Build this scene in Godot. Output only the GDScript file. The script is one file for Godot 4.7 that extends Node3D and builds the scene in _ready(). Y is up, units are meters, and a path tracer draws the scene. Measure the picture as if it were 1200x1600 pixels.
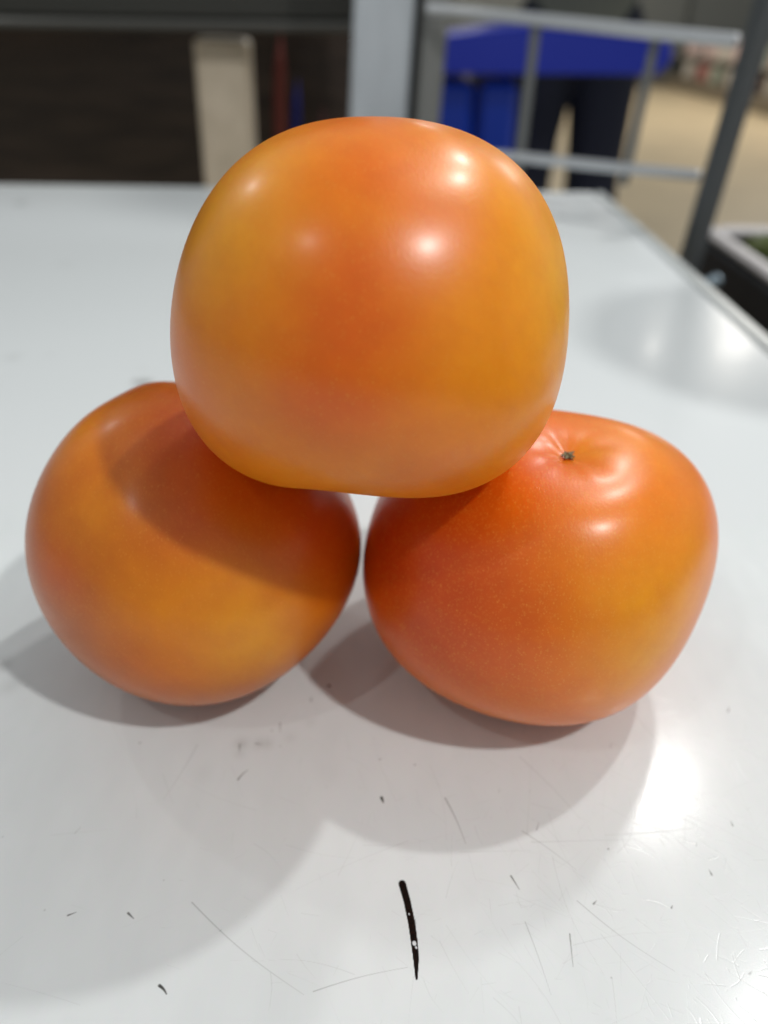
extends Node3D

# ---------------------------------------------------------------- helpers
var taken := {}

func numbered(called: String) -> String:
	var n: int = taken.get(called, 0)
	taken[called] = n + 1
	return called if n == 0 else "%s_%03d" % [called, n]

func tag(o: Node3D, label: String, category: String, group := "", kind := "") -> void:
	if label: o.set_meta("label", label)
	if category: o.set_meta("category", category)
	if group: o.set_meta("group", group)
	if kind: o.set_meta("kind", kind)

func thing(called: String, label: String, category: String, at := Vector3.ZERO, turn := 0.0, group := "") -> Node3D:
	var o := Node3D.new()
	o.name = numbered(called)
	add_child(o)
	o.position = at
	o.rotation.y = turn
	tag(o, label, category, group)
	return o

func part(called: String, m: Mesh, mat: Material, parent: Node3D, at := Vector3.ZERO, rot := Vector3.ZERO) -> MeshInstance3D:
	var o := MeshInstance3D.new()
	o.name = called
	o.mesh = m
	o.material_override = mat
	parent.add_child(o, true)
	o.position = at
	o.rotation = rot
	o.cast_shadow = GeometryInstance3D.SHADOW_CASTING_SETTING_ON
	return o

func single(called: String, m: Mesh, mat: Material, label: String, category: String, at := Vector3.ZERO, group := "", kind := "") -> MeshInstance3D:
	var o := part(numbered(called), m, mat, self, at)
	tag(o, label, category, group, kind)
	return o

func lin(r: float, g: float, b: float) -> Color:
	return Color(r, g, b).linear_to_srgb()

func paint(c: Color, rough := 0.5, metal := 0.0) -> StandardMaterial3D:
	var m := StandardMaterial3D.new()
	m.albedo_color = c
	m.roughness = rough
	m.metallic = metal
	return m

# paint with cloudy wear: a noise that runs between two near tones
func mottled(a: Color, b: Color, rough: float, metal: float, freq: float, stretch: Vector3, seed_: int) -> StandardMaterial3D:
	var m := paint(Color.WHITE, rough, metal)
	var t := NoiseTexture2D.new()
	t.width = 256
	t.height = 256
	t.seamless = true
	t.noise = noise(seed_, freq, 4)
	var g := Gradient.new()
	g.colors = PackedColorArray([a, b])
	t.color_ramp = g
	m.albedo_texture = t
	m.uv1_triplanar = true
	m.uv1_scale = stretch
	return m

# a convex solid from faces given as point lists; every face is turned so that it looks away from the middle
func hull(faces: Array, uvat = null) -> ArrayMesh:
	var st := SurfaceTool.new()
	st.begin(Mesh.PRIMITIVE_TRIANGLES)
	var mid := Vector3.ZERO
	var n := 0
	for f in faces:
		for p: Vector3 in f:
			mid += p
			n += 1
	mid /= n
	for f in faces:
		var nn: Vector3 = (f[1] - f[0]).cross(f[2] - f[0]).normalized()
		var flip: bool = nn.dot(f[0] - mid) < 0.0
		if flip: nn = -nn
		for k in range(1, f.size() - 1):
			var tri: Array = [f[0], f[k], f[k + 1]] if flip else [f[0], f[k + 1], f[k]]
			for p: Vector3 in tri:
				st.set_normal(nn)
				if uvat != null:
					st.set_uv(uvat.call(p, 0))
					st.set_uv2(uvat.call(p, 1))
				st.add_vertex(p)
	return st.commit()

# box with chamfered edges
func bevel_box(s: Vector3, r: float, uvat = null) -> ArrayMesh:
	var h := s / 2
	var faces := []
	for a in 3:
		var b := (a + 1) % 3
		var c := (a + 2) % 3
		for sa in [-1, 1]:
			var f := []
			for q in [[-1, -1], [1, -1], [1, 1], [-1, 1]]:
				var p := Vector3.ZERO
				p[a] = sa * h[a]
				p[b] = q[0] * (h[b] - r)
				p[c] = q[1] * (h[c] - r)
				f.append(p)
			faces.append(f)
		for sb in [-1, 1]:
			for sc in [-1, 1]:
				var f := []
				for q in [[0, -1], [0, 1], [1, 1], [1, -1]]:
					var p := Vector3.ZERO
					p[a] = q[1] * (h[a] - r)
					p[b] = sb * (h[b] - (r if q[0] else 0.0))
					p[c] = sc * (h[c] - (0.0 if q[0] else r))
					f.append(p)
				faces.append(f)
	for sx in [-1, 1]:
		for sy in [-1, 1]:
			for sz in [-1, 1]:
				faces.append([Vector3(sx * h.x, sy * (h.y - r), sz * (h.z - r)), Vector3(sx * (h.x - r), sy * h.y, sz * (h.z - r)), Vector3(sx * (h.x - r), sy * (h.y - r), sz * h.z)])
	return hull(faces, uvat)

# convex outline in x, y pushed along z
func extrude(outline: PackedVector2Array, depth: float, r: float) -> ArrayMesh:
	var faces := []
	var mid := Vector2.ZERO
	for p in outline: mid += p
	mid /= outline.size()
	var rings := []
	for k in 4:
		var ring := []
		for p in outline:
			var q := p
			if k == 0 or k == 3: q = p - (p - mid).normalized() * r
			ring.append(Vector3(q.x, q.y, [depth / 2, depth / 2 - r, -depth / 2 + r, -depth / 2][k]))
		rings.append(ring)
	faces.append(rings[0])
	faces.append(rings[3])
	for k in 3:
		for i in outline.size():
			var j := (i + 1) % outline.size()
			faces.append([rings[k][i], rings[k][j], rings[k + 1][j], rings[k + 1][i]])
	return hull(faces)

func grid_mesh(pts: PackedVector3Array, w: int, hgt: int, cols := PackedColorArray()) -> ArrayMesh:
	# rows of w points that close on themselves; the first and last rows may be poles
	var idx := PackedInt32Array()
	for j in hgt - 1:
		for i in w:
			var a := j * w + i
			var b := j * w + (i + 1) % w
			idx.append_array([a, b, a + w, b, b + w, a + w])
	var nrm := PackedVector3Array()
	nrm.resize(pts.size())
	for t in range(0, idx.size(), 3):
		var n := (pts[idx[t + 2]] - pts[idx[t]]).cross(pts[idx[t + 1]] - pts[idx[t]])
		for k in 3: nrm[idx[t + k]] += n
	for row in [0, hgt - 1]:
		var s := Vector3.ZERO
		for i in w: s += nrm[row * w + i]
		if pts[row * w].distance_to(pts[row * w + w / 2]) < 1e-6:
			for i in w: nrm[row * w + i] = s
	for i in nrm.size(): nrm[i] = nrm[i].normalized()
	var arr := []
	arr.resize(Mesh.ARRAY_MAX)
	arr[Mesh.ARRAY_VERTEX] = pts
	arr[Mesh.ARRAY_NORMAL] = nrm
	arr[Mesh.ARRAY_INDEX] = idx
	if cols.size(): arr[Mesh.ARRAY_COLOR] = cols
	var m := ArrayMesh.new()
	m.add_surface_from_arrays(Mesh.PRIMITIVE_TRIANGLES, arr)
	return m

# [radius, height] profile turned round the y axis, bottom to top
func lathe(profile: Array, n := 28) -> ArrayMesh:
	var pts := PackedVector3Array()
	for p in profile:
		for i in n:
			var a := TAU * i / n
			pts.append(Vector3(cos(a) * p[0], p[1], sin(a) * p[0]))
	return grid_mesh(pts, n, profile.size())

# round bar along points, ends closed
func bar(path: Array, r: float, n := 14, taper := PackedFloat32Array()) -> ArrayMesh:
	var pts := PackedVector3Array()
	var rows := 0
	for k in path.size():
		var d: Vector3 = (path[mini(k + 1, path.size() - 1)] - path[maxi(k - 1, 0)]).normalized()
		var s := d.cross(Vector3(0.31, 0.2, 0.93)).normalized()
		var u := s.cross(d)
		var rr := r * (taper[k] if taper.size() else 1.0)
		var steps: Array = [[1.0, 0.0]]
		if k == 0: steps = [[0.0, -0.5], [0.6, -0.4], [1.0, 0.0]]
		elif k == path.size() - 1: steps = [[1.0, 0.0], [0.6, 0.4], [0.0, 0.5]]
		for q in steps:
			rows += 1
			for i in n:
				var a := -TAU * i / n
				pts.append(path[k] + d * q[1] * rr + (s * cos(a) + u * sin(a)) * rr * q[0])
	return grid_mesh(pts, n, rows)

func noise(seed_: int, freq: float, oct := 3) -> FastNoiseLite:
	var f := FastNoiseLite.new()
	f.seed = seed_
	f.frequency = freq
	f.fractal_octaves = oct
	f.noise_type = FastNoiseLite.TYPE_SIMPLEX_SMOOTH
	return f

# ---------------------------------------------------------------- camera, light
func set_up_view() -> void:
	var cam := Camera3D.new()
	cam.name = "camera"
	cam.position = Vector3(0, 0.135, 0)
	cam.basis = Basis(Vector3.RIGHT, deg_to_rad(-33.3)) * Basis(Vector3.BACK, deg_to_rad(0.8))
	var at := CameraAttributesPhysical.new()
	at.frustum_focal_length = 18.0
	at.frustum_near = 0.01
	at.frustum_far = 80.0
	at.frustum_focus_distance = 0.128
	at.exposure_aperture = 6.4
	cam.fov = 67.38
	cam.near = 0.01
	cam.far = 80.0
	cam.attributes = at
	add_child(cam)
	cam.current = true
	var we := WorldEnvironment.new()
	we.name = "store_air"
	var e := Environment.new()
	e.background_mode = Environment.BG_COLOR
	e.background_color = lin(0.92, 0.97, 1.0)
	e.background_energy_multiplier = 0.345
	e.tonemap_mode = Environment.TONE_MAPPER_LINEAR
	e.tonemap_exposure = 1.0
	e.sdfgi_enabled = true
	e.ssao_enabled = true
	e.ssil_enabled = true
	we.environment = e
	add_child(we)

func spot_lamp(at: Vector3, energy: float, radius: float, label: String) -> void:
	var target := Vector3(0, 0.05, -0.14)
	var o := thing("track_spotlight", label, "spotlight", at, 0.0, "track spotlights above the table")
	var dir := (target - at).normalized()
	var up := Vector3.UP if absf(dir.y) < 0.99 else Vector3.RIGHT
	o.basis = Basis.looking_at(dir, up) * Basis(Vector3.RIGHT, PI / 2)      # local -y shines
	var r := radius
	part("housing", lathe([[0.0, 0.12], [r * 1.6, 0.12], [r * 1.9, 0.105], [r * 2.0, 0.0], [r * 1.12, 0.0], [r * 1.1, 0.03], [0.0, 0.03]]), paint(lin(0.03, 0.03, 0.03), 0.4), o)
	var glow := paint(lin(0.8, 0.8, 0.8), 0.4)
	glow.emission_enabled = true
	glow.emission = lin(1.0, 0.97, 0.92)
	glow.emission_energy_multiplier = 8.0
	part("lamp_lens", lathe([[0.0, 0.012], [r * 1.08, 0.012], [r * 1.08, 0.018], [0.0, 0.018]]), glow, o)
	part("stem", bar([Vector3(0, 0.12, 0), Vector3(0, 0.30, 0)], 0.006), paint(lin(0.03, 0.03, 0.03), 0.4), o)
	var l := SpotLight3D.new()
	l.name = "beam"
	l.light_color = lin(1.0, 0.985, 0.962)
	l.light_energy = energy
	l.light_size = radius
	l.spot_range = 30.0
	l.spot_attenuation = 2.0
	l.spot_angle = 55.0
	l.spot_angle_attenuation = 0.4
	l.shadow_enabled = true
	o.add_child(l)
	l.basis = Basis(Vector3.RIGHT, -PI / 2)
	l.position = Vector3(0, -0.004, 0)

func panel_lamp(at: Vector3, size: Vector2, energy: float, label: String, glow_e: float) -> void:
	var o := thing("ceiling_light", label, "light", at, 0.0, "far ceiling lights")
	part("frame", bevel_box(Vector3(size.x + 0.04, 0.05, size.y + 0.04), 0.006), paint(lin(0.6, 0.6, 0.6)), o, Vector3(0, 0.03, 0))
	var glow := paint(lin(0.8, 0.8, 0.8), 0.4)
	glow.emission_enabled = true
	glow.emission = lin(1.0, 0.9, 0.78)
	glow.emission_energy_multiplier = glow_e
	part("lamp_panel", bevel_box(Vector3(size.x, 0.01, size.y), 0.002), glow, o)
	var l := AreaLight3D.new()
	l.name = "glow"
	l.area_size = size
	l.light_energy = energy
	l.light_color = lin(1.0, 0.95, 0.88)
	l.area_range = 40.0
	l.shadow_enabled = true
	o.add_child(l)
	l.position = Vector3(0, -0.012, 0)
	l.rotation.x = -PI / 2

# ---------------------------------------------------------------- tomatoes
var sh_c := {
	"left": [Vector3(-42.751, 32.546, -142.568), 34.875, [0.0394, -0.02, -0.0579, -0.0227, 0.0118, 0.0129, -0.0335, -0.0067, 0.0252, -0.0078, 0.0099, 0.0053, -0.0034, -0.0007, -0.0092, -0.0107, 0.0007, 0.0089, 0.0141, -0.004, -0.0172]],
	"right": [Vector3(34.360, 32.409, -139.962), 36.762, [-0.0127, 0.0197, -0.0301, -0.0595, 0.0196, 0.0121, 0.0076, 0.0329, -0.0202, 0.0022, 0.0204, -0.0243, -0.0024, -0.0137, -0.0001, 0.0085, 0.0135, 0.0195, -0.0106, -0.002, -0.0191]],
	"top": [Vector3(-2.167, 87.926, -132.281), 34.122, [-0.0463, 0.0492, 0.0699, -0.0162, 0.0087, 0.0171, -0.0178, -0.0129, -0.0348, -0.0659, -0.0047, 0.0149, -0.0172, 0.0063, 0.0106, 0.0158, 0.0139, 0.023, -0.0151, -0.0027, -0.0177]],
}
var stem_dir := Vector3(0.05028, 0.96414, 0.26058)

func body_radius(which: String, d: Vector3) -> float:
	var x := d.x
	var y := d.y
	var z := d.z
	var c: Array = sh_c[which][2]
	var y2 := y * y
	var s := 1.0
	var f := [x * z, x * y, y * z, 3 * y2 - 1, x * x - z * z,
		y * (5 * y2 - 3), x * (5 * y2 - 1), z * (5 * y2 - 1), y * (x * x - z * z), x * y * z * 2, x * (x * x - 3 * z * z), z * (3 * x * x - z * z),
		(35 * y2 * y2 - 30 * y2 + 3) / 4, x * y * (7 * y2 - 3), z * y * (7 * y2 - 3), (x * x - z * z) * (7 * y2 - 1), 2 * x * z * (7 * y2 - 1), y * x * (x * x - 3 * z * z), y * z * (3 * x * x - z * z), x * x * x * x - 6 * x * x * z * z + z * z * z * z, 4 * x * z * (x * x - z * z)]
	for i in f.size(): s += f[i] * c[i]
	var r: float = sh_c[which][1] * s
	if which == "right":
		var g := acos(clampf(d.dot(stem_dir), -1, 1))
		var side := stem_dir.cross(Vector3.RIGHT).normalized()
		var fwd := side.cross(stem_dir)
		var a := atan2(d.dot(side), d.dot(fwd))
		var ribs := (cos(5 * a + 0.7) * 0.5 + cos(7 * a + 2.0) * 0.35 + cos(11 * a) * 0.2)
		r *= 1.0 - 0.082 * exp(-pow(g / 0.32, 2)) - 0.034 * exp(-pow(g / 0.12, 2)) + 0.010 * exp(-pow((g - 0.52) / 0.16, 2)) + 0.0035 * ribs * exp(-pow((g - 0.18) / 0.13, 2))
	else:
		# shallow lobes that run down from the shoulders
		var a := atan2(d.x, d.z)
		var band := pow(clampf(1.0 - y2, 0, 1), 0.5) * smoothstep(-0.5, 0.75, y)
		if which == "left": r *= 1.0 + band * (0.010 * cos(5 * a + 0.4) + 0.006 * cos(8 * a + 1.9)) - 0.016 * exp(-pow(acos(clampf(d.dot(Vector3(0.12, 0.85, 0.51).normalized()), -1, 1)) / 0.22, 2))
		else: r *= 1.0 + band * (0.006 * cos(5 * a + 2.1) + 0.004 * cos(7 * a)) - 0.022 * exp(-pow(acos(clampf(d.dot(Vector3(-0.25, -0.86, 0.44).normalized()), -1, 1)) / 0.20, 2))
	return r * 0.001

func tomato_mesh(which: String, base: Color, patches: Array, wob: FastNoiseLite) -> ArrayMesh:
	var w := 224
	var hgt := 160
	var pts := PackedVector3Array()
	var cols := PackedColorArray()
	# poles along the stem axis so that the dimple is finely meshed
	var axis := stem_dir if which == "right" else Vector3(0.2, 0.95, -0.2).normalized()
	var sx := axis.cross(Vector3.BACK).normalized()
	var sz := sx.cross(axis)
	for j in hgt:
		var th := PI * pow(float(j) / (hgt - 1), 1.25 if which == "right" else 1.0)
		for i in w:
			var a := TAU * i / w
			var d := axis * cos(th) + (sx * cos(a) + sz * sin(a)) * sin(th)
			if j == 0: d = axis
			elif j == hgt - 1: d = -axis
			d = d.normalized()
			pts.append(d * body_radius(which, d))
			var c := base
			for p in patches:
				var pd: Vector3 = p[0]
				var ang := acos(clampf(d.dot(pd.normalized()), -1, 1)) + 0.10 * wob.get_noise_3dv(d * 90.0)
				c = c.lerp(p[2], p[3] * exp(-pow(ang / p[1], 2)))
			var t := 1.0 + 0.05 * wob.get_noise_3dv(d * 230.0) + 0.03 * wob.get_noise_3dv(d * 900.0 + Vector3(50, 0, 0))
			c = Color(c.r * t, c.g * (t * t), c.b)
			cols.append(c)
	return grid_mesh(pts, w, hgt, cols)

func speckle_texture(seed_: int, count: int, alpha: float) -> ImageTexture:
	var n := 1024
	var im := Image.create(n, n, false, Image.FORMAT_RGBA8)
	im.fill(Color(0.93, 0.66, 0.28, 0.0))
	var rng := RandomNumberGenerator.new()
	rng.seed = seed_
	for k in count:
		var x := rng.randf() * n
		var y := rng.randf() * n
		var r := rng.randf_range(1.3, 4.2)
		var a := alpha * rng.randf_range(0.25, 1.0)
		for dy in range(-5, 6):
			for dx in range(-5, 6):
				var v := a * clampf(r + 0.5 - Vector2(dx, dy).length(), 0, 1)
				if v <= 0: continue
				var px := posmod(int(x) + dx, n)
				var py := posmod(int(y) + dy, n)
				var o := im.get_pixel(px, py)
				im.set_pixel(px, py, Color(o.r, o.g, o.b, maxf(o.a, v)))
	for k in 5:
		var p := Vector2(rng.randf_range(60, n - 60), rng.randf_range(60, n - 60))
		var dv := Vector2.from_angle(rng.randf() * TAU) * rng.randf_range(6, 16)
		for q in 24:
			var c := p + dv * (q / 23.0) + dv.orthogonal() * 0.25 * sin(q / 7.0)
			for o2 in [[0, 0, 1.0], [1, 0, 0.6], [0, 1, 0.6], [-1, 0, 0.3], [0, -1, 0.3]]:
				im.set_pixel(int(c.x) + o2[0], int(c.y) + o2[1], Color(0.95, 0.74, 0.45, 0.55 * o2[2]))
	return ImageTexture.create_from_image(im)

func skin(speck: Texture2D, rough: float, coat_rough: float) -> StandardMaterial3D:
	var m := StandardMaterial3D.new()
	m.vertex_color_use_as_albedo = true
	m.roughness = rough
	m.metallic_specular = 0.43
	m.clearcoat_enabled = true
	m.clearcoat = 0.32
	m.clearcoat_roughness = coat_rough
	m.subsurf_scatter_enabled = true
	m.subsurf_scatter_strength = 0.34
	m.detail_enabled = true
	m.detail_albedo = speck
	m.detail_uv_layer = BaseMaterial3D.DETAIL_UV_2
	m.uv2_triplanar = true
	m.uv2_scale = Vector3(26, 26, 26)
	var nt := NoiseTexture2D.new()
	nt.width = 512
	nt.height = 512
	nt.seamless = true
	nt.noise = noise(41, 0.05, 4)
	m.heightmap_enabled = true
	m.heightmap_texture = nt
	m.heightmap_scale = 0.0028
	m.uv1_triplanar = true
	m.uv1_scale = Vector3(60, 60, 60)
	return m

func build_tomatoes() -> void:
	var red := Color(0.66, 0.078, 0.002)
	var deep := Color(0.56, 0.024, 0.003)
	var orange := Color(0.74, 0.15, 0.004)
	var amber := Color(0.80, 0.262, 0.004)
	var gold := Color(0.80, 0.35, 0.006)
	var blush := Color(0.72, 0.108, 0.003)
	var fine := speckle_texture(5, 1800, 0.38)
	var coarse := speckle_texture(9, 3200, 0.6)

	var t := single("tomato", tomato_mesh("top", Color(0.80, 0.235, 0.003), [
		[Vector3(0.88, 0.35, 0.35), 0.50, gold, 1.0], [Vector3(-0.62, 0.55, 0.55), 0.45, gold, 0.75], [Vector3(-0.45, 0.8, 0.35), 0.24, gold, 0.5], [Vector3(0.5, 0.15, 0.85), 0.34, amber, 0.7], [Vector3(-0.5, 0.15, 0.85), 0.25, amber, 0.5],
		[Vector3(-0.02, 0.8, 0.55), 0.28, blush, 0.6], [Vector3(-0.06, 0.5, 0.86), 0.27, blush, 0.68], [Vector3(-0.11, 0.24, 0.96), 0.29, blush, 0.7], [Vector3(-0.2, 0.0, 0.98), 0.32, blush, 0.65],
		[Vector3(-0.09, 0.99, 0.08), 0.32, orange, 0.8], [Vector3(-0.8, -0.1, 0.5), 0.42, orange, 0.8], [Vector3(0.3, -0.35, 0.88), 0.3, orange, 0.6], [Vector3(0.3, 0.65, 0.7), 0.16, orange, 0.5]], noise(3, 0.02)),
		skin(fine, 0.38, 0.24), "largest tomato, orange with a golden flank, balanced on top of the other two", "tomato", sh_c["top"][0] * 0.001, "three tomatoes stacked in a pile")
	var l := single("tomato", tomato_mesh("left", Color(0.52, 0.115, 0.003), [
		[Vector3(0.35, 0.9, 0.25), 0.45, red, 0.85], [Vector3(0.85, 0.38, 0.40), 0.42, red, 0.85], [Vector3(0.22, 0.62, 0.75), 0.22, red, 0.45], [Vector3(-0.55, 0.3, 0.75), 0.22, red, 0.4],
		[Vector3(0.1, 0.15, 0.95), 0.44, amber, 0.7], [Vector3(0.5, 0.0, 0.86), 0.34, gold, 0.65], [Vector3(-0.35, 0.65, 0.65), 0.26, amber, 0.6], [Vector3(-0.5, 0.85, 0.15), 0.28, amber, 0.6], [Vector3(-0.1, -0.25, 0.95), 0.35, orange, 0.5]], noise(13, 0.02)),
		skin(fine, 0.40, 0.26), "smooth dull orange tomato at the lower left, no stem scar showing", "tomato", sh_c["left"][0] * 0.001, "three tomatoes stacked in a pile")
	var r := thing("tomato", "redder orange speckled tomato at the lower right with a dimple and dried stem scar", "tomato", sh_c["right"][0] * 0.001, 0.0, "three tomatoes stacked in a pile")
	part("skin", tomato_mesh("right", Color(0.78, 0.165, 0.004), [
		[Vector3(-0.85, 0.35, 0.4), 0.55, deep, 0.95], [Vector3(-0.65, 0.6, 0.4), 0.45, red, 0.95], [Vector3(-0.25, 0.28, 0.92), 0.30, red, 0.6], [Vector3(-0.6, 0.0, 0.78), 0.36, red, 0.5],
		[Vector3(0.33, 0.47, 0.82), 0.40, amber, 0.9], [Vector3(0.43, 0.9, 0.1), 0.4, amber, 0.65], [Vector3(0.75, 0.4, 0.5), 0.38, amber, 0.85], [Vector3(0.85, 0.3, 0.2), 0.25, orange, 0.7], [Vector3(0.45, 0.05, 0.88), 0.36, gold, 0.7], [Vector3(-0.05, 0.93, 0.35), 0.14, red, 0.35], [Vector3(0.15, 0.95, 0.2), 0.10, gold, 0.5]], noise(23, 0.02)),
		skin(coarse, 0.38, 0.25), r)
	# dried stem scar: a small puckered star of corky bits in the dimple
	var st := SurfaceTool.new()
	st.begin(Mesh.PRIMITIVE_TRIANGLES)
	var base := stem_dir * body_radius("right", stem_dir)
	var sx := stem_dir.cross(Vector3.BACK).normalized()
	var sz := sx.cross(stem_dir)
	var rng := RandomNumberGenerator.new()
	rng.seed = 4
	for k in 6:
		var a := TAU * k / 6 + rng.randf_range(-0.3, 0.3)
		var o := sx * cos(a) + sz * sin(a)
		var len := rng.randf_range(0.0009, 0.0017)
		st.append_from(bar([base - stem_dir * 0.0004, base + o * len * 0.5 + stem_dir * rng.randf_range(0.0005, 0.0010), base + o * len + stem_dir * rng.randf_range(0.0004, 0.0009)], 0.00034, 7, PackedFloat32Array([1.2, 1.0, 0.6])), 0, Transform3D())
	st.append_from(bar([base - stem_dir * 0.0006, base + stem_dir * 0.0011], 0.0005, 9), 0, Transform3D())
	var cork := paint(lin(0.20, 0.18, 0.10), 0.9)
	var sc := part("stem_scar", st.commit(), cork, r)
	tag(sc, "dried grey green stem scar", "")

# ---------------------------------------------------------------- table
const PATCH := Rect2(-0.13, -0.21, 0.26, 0.26)
const WHOLE := Rect2(-0.62, -0.74, 0.84, 0.92)

func scratch(im: Image, a: Vector2, b: Vector2, w: float, c: Color, strength: float, bend := 0.0, w2 := -1.0) -> void:
	var n := int(a.distance_to(b)) + 1
	var side := (b - a).orthogonal().normalized() * bend
	var sz := im.get_width()
	for k in n + 1:
		var t := float(k) / n
		var p := a.lerp(b, t) + side * sin(t * PI)
		var ww := lerpf(w, w if w2 < 0 else w2, t)
		var q := int(ceil(ww)) + 1
		for dy in range(-q, q + 1):
			for dx in range(-q, q + 1):
				var x := int(p.x) + dx
				var y := int(p.y) + dy
				if x < 0 or y < 0 or x >= sz or y >= sz: continue
				var v := strength * clampf(ww + 0.5 - Vector2(x + 0.5 - p.x, y + 0.5 - p.y).length(), 0, 1)
				if v <= 0: continue
				var o := im.get_pixel(x, y)
				im.set_pixel(x, y, Color(lerpf(o.r, c.r, v), lerpf(o.g, c.g, v), lerpf(o.b, c.b, v), o.a))

func px(x: float, z: float) -> Vector2:
	return Vector2((x * 0.001 - PATCH.position.x) / PATCH.size.x, (z * 0.001 - PATCH.position.y) / PATCH.size.y) * 2048.0

func table_material() -> StandardMaterial3D:
	var rng := RandomNumberGenerator.new()
	rng.seed = 77
	var nz := noise(5, 0.02, 4)
	var small := Image.create(512, 512, false, Image.FORMAT_RGB8)
	for y in 512:
		for x in 512:
			var v := 0.885 + 0.018 * nz.get_noise_2d(x * 0.5, y * 0.5) + 0.010 * nz.get_noise_2d(x * 3.0 + 90.0, y * 1.2)
			var edge := minf(minf(x, y), minf(511 - x, 511 - y))
			v = lerpf(0.885, v, clampf(edge / 40.0, 0, 1))
			small.set_pixel(x, y, Color(v - 0.026, v - 0.004, v - 0.002))
	small.resize(2048, 2048, Image.INTERPOLATE_BILINEAR)
	var al := small
	var rough := Image.create(2048, 2048, false, Image.FORMAT_RGB8)
	rough.fill(Color(0.18, 0.18, 0.18))
	var hgt := Image.create(2048, 2048, false, Image.FORMAT_RGB8)
	hgt.fill(Color(0.5, 0.5, 0.5))
	var grime := Color(0.30, 0.30, 0.29)
	# fine scratches, denser towards the worn right front
	for k in 620:
		var p := Vector2(rng.randf() * 2048, rng.randf() * 2048)
		if rng.randf() < 0.5: p = Vector2(rng.randfn(1480, 330), rng.randfn(980, 330))
		var ang := rng.randfn(-0.9, 0.7) if rng.randf() < 0.7 else rng.randf() * PI
		var len := rng.randf_range(20, 190) * (0.4 if rng.randf() < 0.6 else 1.0)
		var q := p + Vector2(cos(ang), -sin(ang)) * len
		var bend := rng.randf_range(-0.08, 0.08) * len
		var deep := rng.randf_range(0.2, 1.0)
		scratch(al, p, q, 0.4, grime, 0.16 * deep, bend, 0.15)
		scratch(rough, p, q, 0.6, Color(0.5, 0.5, 0.5), 0.6, bend)
		scratch(hgt, p, q, 0.5, Color(0.25, 0.25, 0.25), deep, bend)
	for k in 1500:
		var p := Vector2(rng.randfn(1500, 300), rng.randfn(1050, 360))
		var ang := rng.randfn(-0.7, 0.9)
		var len := rng.randf_range(4, 60) * rng.randf_range(0.3, 1.0)
		var q := p + Vector2(cos(ang), -sin(ang)) * len
		var deep := rng.randf_range(0.15, 0.9)
		scratch(al, p, q, 0.3, grime, 0.13 * deep, 0.0, 0.1)
		scratch(hgt, p, q, 0.6, Color(0.12, 0.12, 0.12), deep, rng.randf_range(-0.1, 0.1) * len)
	# flecks and specks of dirt
	for k in 150:
		var p := Vector2(rng.randf_range(60, 1990), rng.randf_range(500, 1990))
		var ang := rng.randfn(1.1, 0.7)
		var len := rng.randf_range(1, 16) * (1.0 if rng.randf() < 0.5 else 0.35)
		scratch(al, p, p + Vector2(cos(ang), -sin(ang)) * len, rng.randf_range(0.5, 1.8), grime, rng.randf_range(0.08, 0.42), 0.0, 0.4)
	# marks seen one by one: [x, z, x, z in mm, half width px, strength, bend]
	var dark := Color(0.16, 0.16, 0.15)
	for m in [[13.3, -99.3, 16.7, -89.1, 1.3, 0.55, 2.0], [0.3, -99.2, 0.7, -98.0, 3.0, 0.85, 0.0], [-29.7, -103.0, -28.0, -105.5, 1.5, 0.6, 1.5], [-30.8, -112.2, -30.6, -110.2, 2.4, 0.22, 0.0],
			[-27.4, -112.5, -25.8, -112.2, 2.4, 0.14, 0.0], [-12.6, -130.0, -12.2, -129.6, 4.0, 0.55, 0.0], [-35.9, -62.6, -34.4, -61.3, 2.6, 0.7, 1.0], [-33.6, -76.7, -12.0, -61.5, 1.1, 0.34, -6.0],
			[-10.5, -62.0, 5.0, -66.0, 0.8, 0.5, 3.0], [-55, -74, -53.7, -74.6, 1.7, 0.5, 0.0], [-44.5, -74.6, -43.2, -73.6, 2.2, 0.45, 0.0], [-22.8, -118.4, -22.4, -115.6, 1.4, 0.35, 0.0],
			[28.0, -92.0, 37.0, -84.0, 0.8, 0.5, 2.0], [30.0, -110.0, 40.0, -95.0, 0.7, 0.4, 3.0], [36.0, -78.0, 50.0, -66.0, 0.8, 0.45, -5.0], [26.0, -74.0, 28.5, -62.0, 0.8, 0.4, 1.0],
			[-40.0, -112.0, -44.0, -98.0, 1.2, 0.2, 2.0], [58.0, -123.0, 62.0, -112.0, 0.7, 0.4, 0.0], [24.6, -82.6, 25.8, -80.0, 1.5, 0.6, 0.0], [33.5, -72.0, 33.0, -66.5, 1.1, 0.5, 0.0], [29.5, -89.6, 50.0, -90.5, 0.7, 0.28, 0.0], [15.5, -87.3, 29.0, -87.8, 0.7, 0.2, 0.0]]:
		scratch(al, px(m[0], m[1]), px(m[2], m[3]), m[4] * 0.75, dark, m[5] * (0.42 if Vector2(m[0], m[1]).distance_to(Vector2(m[2], m[3])) > 6.0 else 0.62), m[6], m[4] * 0.3)
	# the black pen stroke with a chip out of it
	var ink := Color(0.05, 0.055, 0.06)
	var pts := [px(4.3, -80.8), px(5.15, -77.5), px(5.9, -73.5), px(6.3, -70.0), px(6.5, -67.4), px(6.5, -64.2)]
	var wid := [5.1, 4.7, 4.6, 4.3, 3.5, 1.2]
	for k in 5:
		scratch(al, pts[k], pts[k + 1], wid[k], ink, 0.93, 0.0, wid[k + 1])
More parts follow.
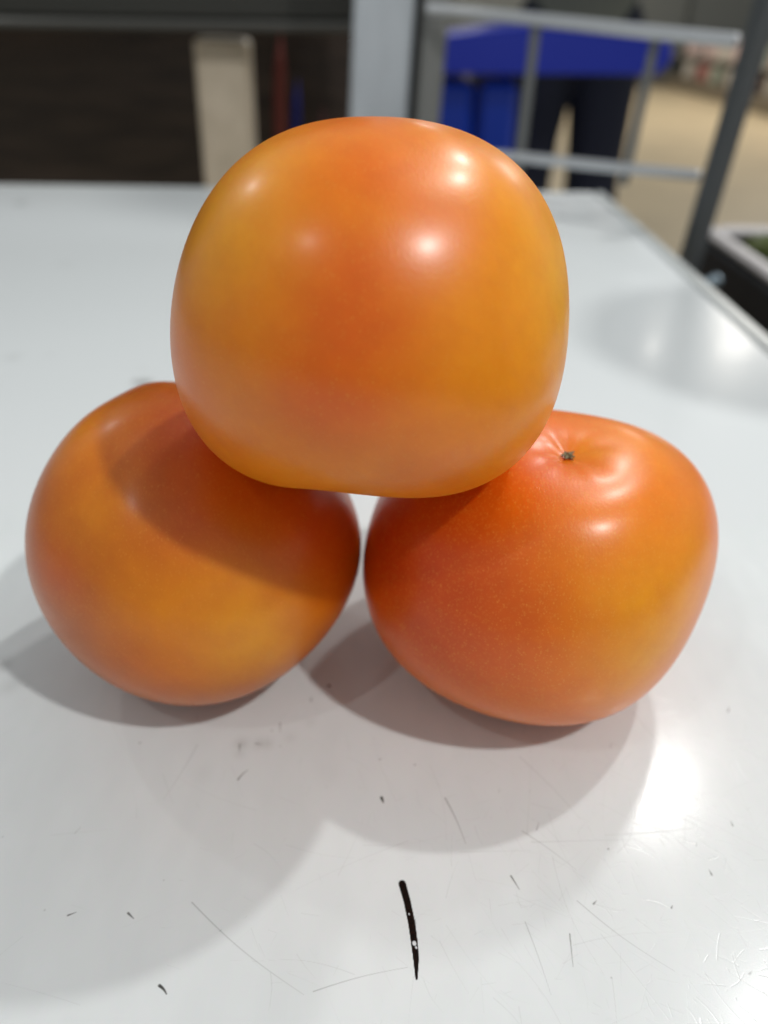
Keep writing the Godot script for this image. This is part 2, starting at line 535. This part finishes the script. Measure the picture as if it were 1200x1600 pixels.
	for q in [[6.25, -70.1, 2.8], [6.55, -69.4, 1.4], [5.45, -75.2, 1.0]]:
		scratch(al, px(q[0], q[1]), px(q[0] + 0.06, q[1] + 0.2), q[2], Color(0.84, 0.86, 0.87), 0.9)
	var nm := hgt
	nm.bump_map_to_normal_map(1.0)
	var m := StandardMaterial3D.new()
	m.albedo_texture = ImageTexture.create_from_image(al)
	m.roughness_texture = ImageTexture.create_from_image(rough)
	m.roughness = 1.0
	m.normal_enabled = true
	m.normal_texture = ImageTexture.create_from_image(nm)
	m.normal_scale = 0.24
	m.texture_repeat = false
	m.clearcoat_enabled = true
	m.clearcoat = 0.10
	m.clearcoat_roughness = 0.08
	m.metallic_specular = 0.32
	# smudges over the whole top
	var sm := Image.create(1024, 1024, false, Image.FORMAT_RGBA8)
	sm.fill(Color(0.45, 0.45, 0.43, 0.0))
	var spots := [[-0.2964, -0.652, 7.0, 0.5], [-0.294, -0.644, 5.0, 0.35], [-0.104, -0.304, 4.2, 0.8], [-0.107, -0.305, 2.2, 0.7], [-0.17, -0.33, 5.0, 0.16], [-0.2, -0.48, 7.0, 0.10], [-0.093, -0.135, 3.0, 0.3], [-0.088, -0.129, 3.0, 0.2], [-0.0307, -0.1122, 1.7, 0.34], [-0.0305, -0.1098, 1.3, 0.22], [-0.0268, -0.1124, 1.6, 0.30], [-0.0250, -0.1121, 1.6, 0.22], [-0.0202, -0.1145, 1.4, 0.12], [-0.016, -0.119, 1.4, 0.14], [-0.037, -0.104, 3.0, 0.07], [-0.010, -0.104, 3.5, 0.06]]
	for k in 60:
		spots.append([rng.randf_range(-0.6, 0.2), rng.randf_range(-0.72, -0.2), rng.randf_range(1.0, 5.0), rng.randf_range(0.03, 0.12)])
	for s in spots:
		var c := Vector2((s[0] - WHOLE.position.x) / WHOLE.size.x, (s[1] - WHOLE.position.y) / WHOLE.size.y) * 1024.0
		var R := int(s[2] * 2.5)
		for dy in range(-R, R + 1):
			for dx in range(-R, R + 1):
				var x := int(c.x) + dx
				var y := int(c.y) + dy
				if x < 0 or y < 0 or x > 1023 or y > 1023: continue
				var v: float = s[3] * exp(-Vector2(dx, dy).length_squared() / (s[2] * s[2])) * (0.8 + 0.4 * nz.get_noise_2d(x * 8.0, y * 8.0))
				var o := sm.get_pixel(x, y)
				sm.set_pixel(x, y, Color(o.r, o.g, o.b, clampf(maxf(o.a, v), 0, 1)))
	m.detail_enabled = true
	m.detail_albedo = ImageTexture.create_from_image(sm)
	m.detail_uv_layer = BaseMaterial3D.DETAIL_UV_2
	return m

func build_table() -> void:
	var t := thing("table", "white laminate table top, scratched, with a grey metal edge strip, carrying the tomatoes", "table")
	var x0 := -0.60
	var x1 := 0.1815
	var z0 := -0.7205
	var z1 := 0.16
	var mid := Vector3((x0 + x1) / 2, -0.012, (z0 + z1) / 2)
	var uvat := func(p: Vector3, layer: int) -> Vector2:
		var q := p + mid
		var R: Rect2 = WHOLE if layer else PATCH
		return Vector2((q.x - R.position.x) / R.size.x, (q.z - R.position.y) / R.size.y)
	part("table_top", bevel_box(Vector3(x1 - x0, 0.024, z1 - z0), 0.0012, uvat), table_material(), t, mid)
	var trim := paint(lin(0.60, 0.63, 0.62), 0.3, 0.2)
	# right edge strip: slightly proud, running from the back corner towards the viewer
	part("edge_strip", bevel_box(Vector3(0.0085, 0.0275, z1 - z0 + 0.004), 0.0016), trim, t, Vector3(x1 + 0.0047, -0.0125, (z0 + z1) / 2 - 0.002), Vector3.ZERO)
	part("edge_strip", bevel_box(Vector3(x1 - x0 - 0.001, 0.026, 0.004), 0.0012), trim, t, Vector3(mid.x, -0.0125, z0 - 0.0022))
	var leg := bevel_box(Vector3(0.04, 0.774, 0.04), 0.003)
	var steel := paint(lin(0.3, 0.31, 0.32), 0.4, 0.6)
	for sx in [x0 + 0.05, x1 - 0.05]:
		for sz in [z0 + 0.05, z1 - 0.05]:
			part("leg", leg, steel, t, Vector3(sx, -0.4125, sz))

# ---------------------------------------------------------------- things behind the table
func build_behind() -> void:
	# dark cabinet on the left
	var dark := paint(lin(0.012, 0.010, 0.009), 0.5)
	var c := thing("dark_cabinet", "black brown cabinet with a dark steel beam, behind the table on the left", "cabinet", Vector3(-0.52, -0.8, -1.16))
	part("back_panel", bevel_box(Vector3(1.02, 0.9, 0.02), 0.002), mottled(lin(0.024, 0.016, 0.012), lin(0.068, 0.046, 0.034), 0.42, 0.0, 0.02, Vector3(1.2, 6.0, 1.2), 31), c, Vector3(0, 0.47, -0.06))
	part("plinth", bevel_box(Vector3(1.02, 0.12, 0.2), 0.004), dark, c, Vector3(0, 0.06, 0.05))
	part("beam", bevel_box(Vector3(1.06, 0.40, 0.05), 0.004), paint(lin(0.040, 0.040, 0.034), 0.45, 0.3), c, Vector3(0, 1.122, 0.20))
	part("beam_lip", bevel_box(Vector3(1.06, 0.010, 0.058), 0.003), paint(lin(0.085, 0.085, 0.078), 0.4, 0.4), c, Vector3(0, 0.917, 0.203))
	# beige post
	var b := thing("beige_post", "beige painted post under the dark beam, left of the top tomato", "post", Vector3(-0.1985, -0.8, -1.0))
	part("shaft", bevel_box(Vector3(0.057, 0.895, 0.05), 0.004), mottled(lin(0.60, 0.52, 0.40), lin(0.84, 0.74, 0.60), 0.5, 0.0, 0.02, Vector3(3, 2, 3), 32), b, Vector3(0, 0.4575, 0), Vector3(0, 0, -0.027))
	part("foot_plate", bevel_box(Vector3(0.11, 0.01, 0.09), 0.003), dark, b, Vector3(0, 0.005, 0))
	# cloths hanging in the gap
	for s in [[-0.137, 0.016, lin(0.20, 0.045, 0.035), 0.0, "narrow red brown cloth hanging in the dark gap beside the beige post", 0.11], [-0.122, 0.013, lin(0.016, 0.022, 0.20), 0.6, "narrow blue cloth hanging in the dark gap beside the red brown cloth", 0.06], [-0.092, 0.02, lin(0.06, 0.018, 0.016), 1.1, "dim maroon cloth hanging deep in the dark gap behind the top tomato", 0.03]]:
		var pts := PackedVector3Array()
		var w := 24
		for j in 14:
			var v := j / 13.0
			for i in w:
				var a := TAU * i / w
				var k: float = s[1] * (0.35 + 0.65 * v) * (1.0 if j > 0 and j < 13 else 0.0)
				pts.append(Vector3(cos(a) * k * (1 + 0.2 * sin(3 * a + v * 4 + s[3])) - 0.012 * v, 0.0 - v * 0.5, sin(a) * k * 0.5 * (1 + 0.25 * sin(5 * a + s[3]))))
		for i in pts.size(): pts[i].x += 0.006 * sin(pts[i].y * 14 + s[3])
		var o := single("hanging_cloth", grid_mesh_flip(pts, w, 14), paint(s[2], 0.85), s[4], "cloth", Vector3(s[0], s[5], -1.13))
	# grey steel post of two profiles with a dark joint
	var g := thing("grey_post", "wide light grey steel post with a dark joint, rising behind the top tomato", "post", Vector3(-0.013, -0.8, -0.78))
	var pale := mottled(lin(0.44, 0.475, 0.505), lin(0.56, 0.60, 0.635), 0.36, 0.1, 0.02, Vector3(5, 1.5, 5), 33)
	part("channel", bevel_box(Vector3(0.052, 1.3, 0.045), 0.003), pale, g, Vector3(-0.0085, 0.65, -0.0225), Vector3(0, 0, -0.055))
	part("joint", bevel_box(Vector3(0.018, 1.3, 0.02), 0.002), paint(lin(0.05, 0.05, 0.05), 0.5), g, Vector3(0.0225, 0.65, -0.03), Vector3(0, 0, -0.055))
	part("flange", bevel_box(Vector3(0.0215, 1.3, 0.05), 0.003), paint(lin(0.20, 0.205, 0.195), 0.4, 0.3), g, Vector3(0.0375, 0.65, -0.02), Vector3(0, 0, -0.05))

func grid_mesh_flip(pts: PackedVector3Array, w: int, hgt: int) -> ArrayMesh:
	var q := PackedVector3Array()
	for j in hgt:
		for i in w: q.append(pts[(hgt - 1 - j) * w + i])
	return grid_mesh(q, w, hgt)

func build_rack() -> void:
	var zinc := paint(lin(0.50, 0.52, 0.54), 0.28, 0.6)
	var o := thing("wire_rack", "grey metal rack of crossed bars with a leaning dark post, behind the table corner", "rack", Vector3(0.235, -0.8, -0.6))
	var q := o.position
	var top := [Vector3(0.032, 0.1345, -0.764), Vector3(0.112, 0.1285, -0.70), Vector3(0.185, 0.1225, -0.64), Vector3(0.231, 0.1190, -0.603)]
	var low := [Vector3(0.034, 0.027, -0.764), Vector3(0.110, 0.0315, -0.70), Vector3(0.185, 0.0335, -0.64), Vector3(0.225, 0.0355, -0.603)]
	var shift := func(l: Array) -> Array: return l.map(func(p): return p - q)
	part("rail", bar(shift.call(top), 0.0046), zinc, o)
	part("rail", bar(shift.call(low), 0.0040), zinc, o)
	var dull := paint(lin(0.17, 0.18, 0.18), 0.4, 0.45)
	part("upright_bar", bar(shift.call([Vector3(0.1125, 0.1275, -0.704), Vector3(0.1085, -0.02, -0.704)]), 0.0040), dull, o)
	part("upright_bar", bar(shift.call([Vector3(0.1893, 0.1215, -0.6445), Vector3(0.1838, 0.0225, -0.6445)]), 0.0036), dull, o)
	# leaning end post: a flat bar turned so that one dark side shows
	var a := Vector3(0.2472, 0.20, -0.597) - q
	var b := Vector3(0.2105, -0.30, -0.597) - q
	var post := part("end_post", bevel_box(Vector3(0.0125, a.distance_to(b), 0.014), 0.0012), paint(lin(0.085, 0.093, 0.098), 0.45, 0.3), o, (a + b) / 2, Vector3(0, 0, -atan2(a.x - b.x, a.y - b.y)))
	post.basis = post.basis * Basis(Vector3.UP, deg_to_rad(24))
	part("foot", bevel_box(Vector3(0.03, 0.502, 0.03), 0.002), dull, o, Vector3(-0.025, 0.251, 0.003))
	# small steel hook by the table edge
	var h := single("steel_hook", bar([Vector3(0, -0.05, 0), Vector3(0, 0.0, 0), Vector3(0.003, 0.008, 0.002), Vector3(0.010, 0.012, 0.004)], 0.0045, 12), paint(lin(0.32, 0.40, 0.46), 0.3, 0.6),
		"small bluish steel hook just outside the right edge of the table", "hook", Vector3(0.2165, -0.030, -0.532))

func build_cart() -> void:
	var blue := paint(lin(0.006, 0.026, 0.44), 0.45)
	var o := thing("blue_cart", "blue plastic cart with a thick rounded top and two bins, seen through the rack", "cart", Vector3(0.3, -0.8, -1.78))
	part("cart_top", extrude(PackedVector2Array([Vector2(-0.24, 0.890), Vector2(-0.05, 0.9125), Vector2(0.15, 0.9125), Vector2(0.19, 0.899), Vector2(0.206, 0.875), Vector2(0.203, 0.855), Vector2(0.185, 0.838), Vector2(-0.24, 0.835)]), 0.36, 0.006), blue, o)
	var bin_blue := paint(lin(0.006, 0.040, 0.40), 0.35)
	for s in [[-0.185, 0.085], [-0.0975, 0.075]]:
		part("bin", bevel_box(Vector3(s[1], 0.42, 0.26), 0.012), bin_blue, o, Vector3(s[0], 0.612, 0.03))
	part("shelf", bevel_box(Vector3(0.30, 0.03, 0.34), 0.005), blue, o, Vector3(-0.10, 0.385, 0))
	for sx in [-0.22, -0.06]:
		for sz in [-0.12, -0.16]:
			pass
	for p in [Vector3(-0.225, 0.0, -0.14), Vector3(-0.06, 0.0, -0.14), Vector3(-0.225, 0, 0.14), Vector3(-0.06, 0, 0.14)]:
		part("caster", lathe([[0.0, 0.0], [0.02, 0.002], [0.03, 0.02], [0.02, 0.04], [0.012, 0.06], [0.012, 0.372], [0.0, 0.372]], 16), paint(lin(0.03, 0.03, 0.03)), o, p)
	for p in [Vector3(-0.225, 0.4, -0.15), Vector3(-0.05, 0.4, -0.15)]:
		part("stay", bevel_box(Vector3(0.022, 0.437, 0.022), 0.002), blue, o, p + Vector3(0, 0.2175, 0))

# ---------------------------------------------------------------- the person
func surface_nets(bones: Array, cell: float, k: float, keep = null) -> ArrayMesh:
	# bones: [a, b, ra, rb]; smooth minimum of tapered capsules, one vertex in each crossed cell
	var lo := Vector3.INF
	var hi := -Vector3.INF
	for b in bones:
		var m: float = maxf(b[2], b[3]) + cell * 2
		lo = lo.min(b[0] - Vector3.ONE * m).min(b[1] - Vector3.ONE * m)
		hi = hi.max(b[0] + Vector3.ONE * m).max(b[1] + Vector3.ONE * m)
	var n := Vector3i(((hi - lo) / cell).ceil()) + Vector3i.ONE
	var f := PackedFloat32Array()
	f.resize(n.x * n.y * n.z)
	f.fill(1.0)
	for b in bones:
		var m: float = maxf(b[2], b[3]) + cell * 2 + k
		var p0 := Vector3i(((b[0].min(b[1]) - Vector3.ONE * m - lo) / cell).floor()).max(Vector3i.ZERO)
		var p1 := Vector3i(((b[0].max(b[1]) + Vector3.ONE * m - lo) / cell).ceil()).min(n - Vector3i.ONE)
		var A: Vector3 = b[0]
		var AB: Vector3 = b[1] - b[0]
		var l2 := maxf(AB.length_squared(), 1e-9)
		var flat: float = b[4] if b.size() > 4 else 1.0
		for z in range(p0.z, p1.z + 1):
			for y in range(p0.y, p1.y + 1):
				for x in range(p0.x, p1.x + 1):
					var p := lo + Vector3(x, y, z) * cell
					var t := clampf((p - A).dot(AB) / l2, 0, 1)
					var v := p - A - AB * t
					v.z *= flat
					var d := v.length() - lerpf(b[2], b[3], t)
					var i := (z * n.y + y) * n.x + x
					var h := maxf(k - absf(f[i] - d), 0.0) / k
					f[i] = minf(f[i], d) - h * h * k * 0.25
	if keep != null:
		for z in n.z:
			for y in n.y:
				for x in n.x:
					var i := (z * n.y + y) * n.x + x
					f[i] = maxf(f[i], keep.call(lo + Vector3(x, y, z) * cell))
	var vid := {}
	var vs := PackedVector3Array()
	var idx := PackedInt32Array()
	var off := [0, 1, n.x, n.x + 1, n.x * n.y, n.x * n.y + 1, n.x * n.y + n.x, n.x * n.y + n.x + 1]
	for z in n.z - 1:
		for y in n.y - 1:
			for x in n.x - 1:
				var i := (z * n.y + y) * n.x + x
				var neg := 0
				for q in 8:
					if f[i + off[q]] < 0: neg += 1
				if neg == 0 or neg == 8: continue
				var s := Vector3.ZERO
				var c := 0
				for e in [[0, 1], [2, 3], [4, 5], [6, 7], [0, 2], [1, 3], [4, 6], [5, 7], [0, 4], [1, 5], [2, 6], [3, 7]]:
					var fa := f[i + off[e[0]]]
					var fb := f[i + off[e[1]]]
					if (fa < 0) == (fb < 0): continue
					var t := fa / (fa - fb)
					s += Vector3(e[0] & 1, (e[0] >> 1) & 1, e[0] >> 2).lerp(Vector3(e[1] & 1, (e[1] >> 1) & 1, e[1] >> 2), t)
					c += 1
				vid[i] = vs.size()
				vs.append(lo + (Vector3(x, y, z) + s / c) * cell)
	var step := [1, n.x, n.x * n.y]
	for i: int in vid:
		for a in 3:
			var b: int = step[(a + 1) % 3]
			var c: int = step[(a + 2) % 3]
			var s0 := f[i] < 0
			if s0 == (f[i + step[a]] < 0): continue
			if not (vid.has(i - b) and vid.has(i - c) and vid.has(i - b - c)): continue
			var q := [vid[i], vid[i - b], vid[i - b - c], vid[i - c]]
			if s0: idx.append_array([q[0], q[2], q[1], q[0], q[3], q[2]])
			else: idx.append_array([q[0], q[1], q[2], q[0], q[2], q[3]])
	var st := SurfaceTool.new()
	st.begin(Mesh.PRIMITIVE_TRIANGLES)
	st.set_smooth_group(0)
	for v in vs: st.add_vertex(v)
	for i in idx: st.add_index(i)
	st.generate_normals()
	return st.commit()

func build_person() -> void:
	var o := thing("person", "person in dark navy trousers and a grey green shirt standing behind the blue cart", "person", Vector3(0.475, -0.8, -2.3), PI)
	# in the person's own axes -z is ahead; built facing the shelves (turned away from the table), so x is mirrored
	var body := []
	var trousers := []
	var shirt := []
	var hip := [Vector3(0.085, 0.86, 0), Vector3(-0.085, 0.86, 0)]
	var knee := [Vector3(0.105, 0.47, -0.02), Vector3(-0.085, 0.47, -0.02)]
	var ankle := [Vector3(0.135, 0.08, 0.02), Vector3(-0.10, 0.08, 0.02)]
	for s in 2:
		body.append([hip[s], knee[s], 0.070, 0.048])
		body.append([knee[s], ankle[s], 0.048, 0.034])
		body.append([ankle[s] - Vector3(0, 0.035, -0.02), ankle[s] + Vector3(0, -0.04, -0.13), 0.034, 0.028])
		trousers.append([hip[s], knee[s], 0.088, 0.068])
		trousers.append([knee[s], ankle[s] + Vector3(0, 0.0, 0), 0.068, 0.060])
	body.append([Vector3(0, 0.90, 0), Vector3(0, 1.10, 0), 0.105, 0.10, 1.25])
	body.append([Vector3(0, 1.15, 0), Vector3(0, 1.30, 0), 0.115, 0.12, 1.3])
	body.append([Vector3(0.13, 1.36, 0), Vector3(-0.13, 1.36, 0), 0.055, 0.055])
	body.append([Vector3(0, 1.38, 0), Vector3(0, 1.50, -0.015), 0.052, 0.05])
	trousers.append([Vector3(0.05, 0.90, 0), Vector3(-0.05, 0.90, 0), 0.105, 0.105, 1.2])
	shirt.append([Vector3(0, 0.93, 0), Vector3(0, 1.10, 0), 0.135, 0.128, 1.2])
	shirt.append([Vector3(0, 1.15, 0), Vector3(0, 1.30, 0), 0.135, 0.138, 1.25])
	shirt.append([Vector3(0.14, 1.36, 0), Vector3(-0.14, 1.36, 0), 0.068, 0.068])
	for s in [1, -1]:
		var sh: Vector3 = Vector3(0.18 * s, 1.35, 0)
		var el: Vector3 = Vector3(0.205 * s, 1.08, 0.03)
		var wr: Vector3 = Vector3(0.10 * s, 1.06, -0.20)
		body.append([sh, el, 0.045, 0.036])
		body.append([el, wr, 0.036, 0.026])
		shirt.append([sh, el, 0.060, 0.054])
		shirt.append([el, el.lerp(wr, 0.45), 0.053, 0.048])
		# hand: palm and five bent fingers
		var hand := []
		var pc: Vector3 = wr + Vector3(-0.02 * s, 0.0, -0.055)
		hand.append([wr, pc, 0.024, 0.030])
		for fi in 4:
			var root := pc + Vector3(-0.022 * s + 0.0, 0.024 - 0.017 * fi, -0.022)
			var l: float = [0.036, 0.041, 0.038, 0.030][fi]
			var mid := root + Vector3(-0.4 * s, -0.05, -0.9).normalized() * l
			hand.append([root, mid, 0.0095, 0.0085])
			hand.append([mid, mid + Vector3(-0.9 * s, -0.05, -0.35).normalized() * l * 0.75, 0.0085, 0.0075])
		hand.append([wr + Vector3(0, 0.014, -0.02), pc + Vector3(0.0, 0.045, -0.02), 0.012, 0.010])
		hand.append([pc + Vector3(0, 0.045, -0.02), pc + Vector3(-0.02 * s, 0.052, -0.045), 0.010, 0.008])
		part("hand", surface_nets(hand, 0.005, 0.008), paint(lin(0.42, 0.22, 0.14), 0.5), o)
	# head with nose and ears on the same body
	body.append([Vector3(0, 1.585, -0.01), Vector3(0, 1.63, 0.0), 0.075, 0.085, 0.9])
	body.append([Vector3(0, 1.53, -0.045), Vector3(0, 1.56, -0.04), 0.045, 0.055])
	body.append([Vector3(0, 1.60, -0.095), Vector3(0, 1.57, -0.112), 0.010, 0.014])
	for s in [1, -1]: body.append([Vector3(0.082 * s, 1.60, 0.01), Vector3(0.084 * s, 1.565, 0.005), 0.014, 0.010])
	part("body", surface_nets(body, 0.017, 0.03), paint(lin(0.42, 0.22, 0.14), 0.5), o)
	var navy := paint(lin(0.014, 0.019, 0.042), 0.85)
	part("trousers", surface_nets(trousers, 0.016, 0.03), navy, o)
	part("shirt", surface_nets(shirt, 0.016, 0.03, func(p: Vector3) -> float: return 0.865 - p.y), paint(lin(0.20, 0.225, 0.205), 0.85), o)
	part("hair", surface_nets([[Vector3(0, 1.61, 0.02), Vector3(0, 1.655, 0.01), 0.088, 0.088]], 0.012, 0.02, func(p: Vector3) -> float: return -p.z - 0.045), paint(lin(0.02, 0.015, 0.012), 0.6), o)
	for s in 2:
		part("shoe", surface_nets([[ankle[s] + Vector3(0, -0.04, 0.035), ankle[s] + Vector3(0, -0.045, -0.15), 0.045, 0.036]], 0.01, 0.02, func(p: Vector3) -> float: return 0.001 - p.y), paint(lin(0.02, 0.02, 0.02), 0.5), o)

func build_scale() -> void:
	var o := thing("hanging_scale_pan", "round metal pan of a hanging scale, right of the table and above it", "scale pan", Vector3(0.288, 0.28, -0.170))
	var steel := paint(lin(0.5, 0.5, 0.5), 0.35, 0.7)
	part("pan", lathe([[0.0, -0.010], [0.042, -0.009], [0.056, -0.003], [0.0605, 0.004], [0.062, 0.004], [0.0613, 0.002], [0.057, -0.005], [0.042, -0.0115], [0.0, -0.0125]], 40), steel, o)
	for k in 3:
		var a := TAU * k / 3 + 0.4
		part("chain", bar([Vector3(cos(a) * 0.061, 0.004, sin(a) * 0.061), Vector3(0, 0.55, 0)], 0.0008, 6), steel, o)

# ---------------------------------------------------------------- neighbouring bin, far store
func build_bin() -> void:
	var o := thing("display_bin", "black display bin with a pale rim right of the table", "bin", Vector3(0.46, -0.8, -0.52))
	var black := paint(lin(0.005, 0.006, 0.008), 0.55)
	var rim := paint(lin(0.50, 0.48, 0.48), 0.4)
	# inside x -0.165..0.2, z -0.185..0.25
	part("side_wall", bevel_box(Vector3(0.016, 0.36, 0.45), 0.003), black, o, Vector3(-0.175, 0.588, 0.03))
	part("side_wall", bevel_box(Vector3(0.016, 0.36, 0.45), 0.003), black, o, Vector3(0.215, 0.588, 0.03))
	part("end_wall", bevel_box(Vector3(0.372, 0.36, 0.016), 0.003), black, o, Vector3(0.02, 0.588, -0.188))
	part("end_wall", bevel_box(Vector3(0.372, 0.36, 0.016), 0.003), black, o, Vector3(0.02, 0.588, 0.247))
	part("floor_tray", bevel_box(Vector3(0.372, 0.02, 0.418), 0.003), paint(lin(0.62, 0.66, 0.66), 0.5), o, Vector3(0.02, 0.70, 0.03))
	part("plinth", bevel_box(Vector3(0.36, 0.405, 0.4), 0.004), black, o, Vector3(0.02, 0.2025, 0.03))
	part("rim", bevel_box(Vector3(0.013, 0.008, 0.456), 0.003), rim, o, Vector3(-0.175, 0.7725, 0.03))
	part("rim", bevel_box(Vector3(0.013, 0.008, 0.456), 0.003), rim, o, Vector3(0.215, 0.7725, 0.03))
	part("rim", bevel_box(Vector3(0.376, 0.008, 0.013), 0.003), rim, o, Vector3(0.02, 0.7725, -0.188))
	part("rim", bevel_box(Vector3(0.376, 0.008, 0.013), 0.003), rim, o, Vector3(0.02, 0.7725, 0.247))
	# green squashes lying in it
	var green := paint(lin(0.10, 0.125, 0.035), 0.18)
	var prof := []
	for k in 15:
		var t := k / 14.0
		prof.append([0.024 * pow(sin(PI * t), 0.6) * (0.85 + 0.25 * t), (t - 0.5) * 0.13])
	var sq := lathe(prof, 24)
	var labels := ["glossy green squash at the rim corner of the black display bin", "green squash behind the corner one in the black bin", "green squash lying deeper in the black bin"]
	var sp := [[Vector3(0.345, -0.040, -0.665), Vector3(PI / 2 - 0.1, 0.5, 0)], [Vector3(0.415, -0.040, -0.655), Vector3(PI / 2, 0.1, 0)], [Vector3(0.375, -0.046, -0.56), Vector3(PI / 2, 1.0, 0)]]
	for k in 3:
		var s := thing("green_squash", labels[k], "squash", sp[k][0], 0.0, "green squashes in the display bin")
		s.rotation = sp[k][1]
		part("fruit", sq, green, s)
		part("stalk", bar([Vector3(0, 0.060, 0), Vector3(0.002, 0.078, 0)], 0.006, 9), paint(lin(0.14, 0.13, 0.06), 0.8), s)

func build_store() -> void:
	var fl := PlaneMesh.new()
	fl.size = Vector2(60, 60)
	var fm := mottled(lin(0.62, 0.49, 0.30), lin(0.76, 0.60, 0.365), 0.4, 0.0, 0.02, Vector3(0.3, 0.3, 0.3), 34)
	single("floor", fl, fm, "tan store floor", "floor", Vector3(0, -0.8, -15), "", "structure")
	# far grey shelving, its panels seen one by one
	var g := thing("grey_shelving", "far grey green shelving panels behind the person", "shelving", Vector3(1.4, -0.8, -13.2))
	var tones := [0.13, 0.155, 0.14, 0.165, 0.14]
	for k in 8:
		var t: float = tones[k % 5]
		part("panel", bevel_box(Vector3(1.1, 2.3, 0.05), 0.01), paint(lin(t * 0.93, t, t * 0.95), 0.6), g, Vector3(-2.3 + 1.15 * k, 1.25, 0))
		part("upright", bevel_box(Vector3(0.045, 2.4, 0.09), 0.01), paint(lin(0.07, 0.075, 0.07), 0.5), g, Vector3(-2.875 + 1.15 * k, 1.2, 0.01))
	part("base", bevel_box(Vector3(9.4, 0.14, 0.3), 0.01), paint(lin(0.12, 0.11, 0.09), 0.6), g, Vector3(1.75, 0.07, 0.1))
	# low gondola with pale goods
	var s := thing("goods_shelf", "low store shelf with pale goods receding at the upper right", "shelving", Vector3(4.35, -0.8, -10.9))
	part("back_panel", bevel_box(Vector3(0.05, 0.62, 4.4), 0.01), paint(lin(0.24, 0.22, 0.18), 0.6), s, Vector3(0.30, 0.31, 0))
	part("base", bevel_box(Vector3(0.55, 0.16, 4.4), 0.01), paint(lin(0.20, 0.165, 0.115), 0.6), s, Vector3(0, 0.08, 0))
	part("shelf_board", bevel_box(Vector3(0.5, 0.03, 4.4), 0.006), paint(lin(0.36, 0.33, 0.28), 0.5), s, Vector3(0.02, 0.42, 0))
	var rng := RandomNumberGenerator.new()
	rng.seed = 8
	var pack := lathe([[0.0, 0.0], [0.095, 0.0], [0.11, 0.02], [0.11, 0.15], [0.07, 0.19], [0.05, 0.20], [0.05, 0.23], [0.0, 0.23]], 20)
	var mats := [paint(lin(0.62, 0.46, 0.42), 0.4), paint(lin(0.60, 0.55, 0.47), 0.4), paint(lin(0.48, 0.20, 0.17), 0.4), paint(lin(0.42, 0.46, 0.36), 0.4)]
	var names := ["pale pink", "cream", "dull red", "pale green"]
	var place := ["nearest", "second from the near end", "third from the near end", "fourth from the near end", "fifth from the near end", "sixth from the near end", "seventh from the near end"]
	for k in 14:
		var row := k % 2
		var which: int = [0, 1, 1, 2, 0, 3, 1, 0, 3, 1, 2, 0, 1, 0][k]
		var zz := -9.0 - 0.54 * (k / 2) - rng.randf() * 0.2
		single("jar", pack, mats[which], "%s jar, %s, %s row of the low goods shelf" % [names[which], place[k / 2], ["lower", "upper"][row]], "jar", Vector3(4.22, -0.8 + [0.162, 0.437][row], zz), "jars on the low goods shelf")
	# grey chest unit at the right
	var c := thing("grey_counter_unit", "grey store counter unit with a dark opening at the upper right corner", "counter", Vector3(5.1, -0.8, -8.6))
	var gm := paint(lin(0.26, 0.265, 0.27), 0.5)
	part("front_panel", bevel_box(Vector3(1.8, 0.52, 0.5), 0.01), gm, c, Vector3(0.0, 0.36, 0))
	part("kick", bevel_box(Vector3(1.76, 0.098, 0.44), 0.006), paint(lin(0.06, 0.045, 0.035), 0.6), c, Vector3(0.0, 0.05, 0))
	part("opening", bevel_box(Vector3(1.5, 0.5, 0.4), 0.01), paint(lin(0.02, 0.015, 0.012), 0.6), c, Vector3(0.15, 0.871, -0.06))
	part("pillar", bevel_box(Vector3(0.2, 0.5, 0.5), 0.01), gm, c, Vector3(-0.78, 0.872, 0))
	part("canopy", bevel_box(Vector3(1.8, 0.7, 0.5), 0.01), gm, c, Vector3(0.0, 1.474, 0))

func _ready() -> void:
	set_up_view()
	spot_lamp(Vector3(0.5067, 0.9, 0.2489), 0.49, 0.024, "bright low spotlight in front of the table on the right")
	spot_lamp(Vector3(1.05, 2.0, -0.875), 1.38, 0.038, "bright high spotlight to the right of the table and behind it")
	spot_lamp(Vector3(0.4350, 0.9, -0.7800), 0.20, 0.036, "low spotlight beyond the back corner of the table")
	spot_lamp(Vector3(-0.4246, 0.9, 0.2511), 0.06, 0.011, "dim low spotlight in front of the table on the left")
	spot_lamp(Vector3(-0.80, 0.9, -0.80), 0.08, 0.011, "dim low spotlight beyond the left back of the table")
	panel_lamp(Vector3(1.92, 1.9, -5.3), Vector2(0.08, 0.08), 0.10, "small square ceiling light over the aisle", 3.0)
	panel_lamp(Vector3(2.5, 1.9, -5.3), Vector2(0.24, 0.10), 0.26, "wide ceiling light panel over the aisle", 3.0)
	panel_lamp(Vector3(4.2, 2.4, -8.2), Vector2(1.2, 0.4), 7.0, "ceiling light panel above the far goods shelf", 2.0)
	panel_lamp(Vector3(1.1, 2.6, -11.0), Vector2(1.2, 0.4), 8.0, "ceiling light panel in front of the far grey shelving", 2.0)
	build_store()
	build_table()
	build_behind()
	build_rack()
	build_cart()
	build_person()
	build_bin()
	build_scale()
	build_tomatoes()
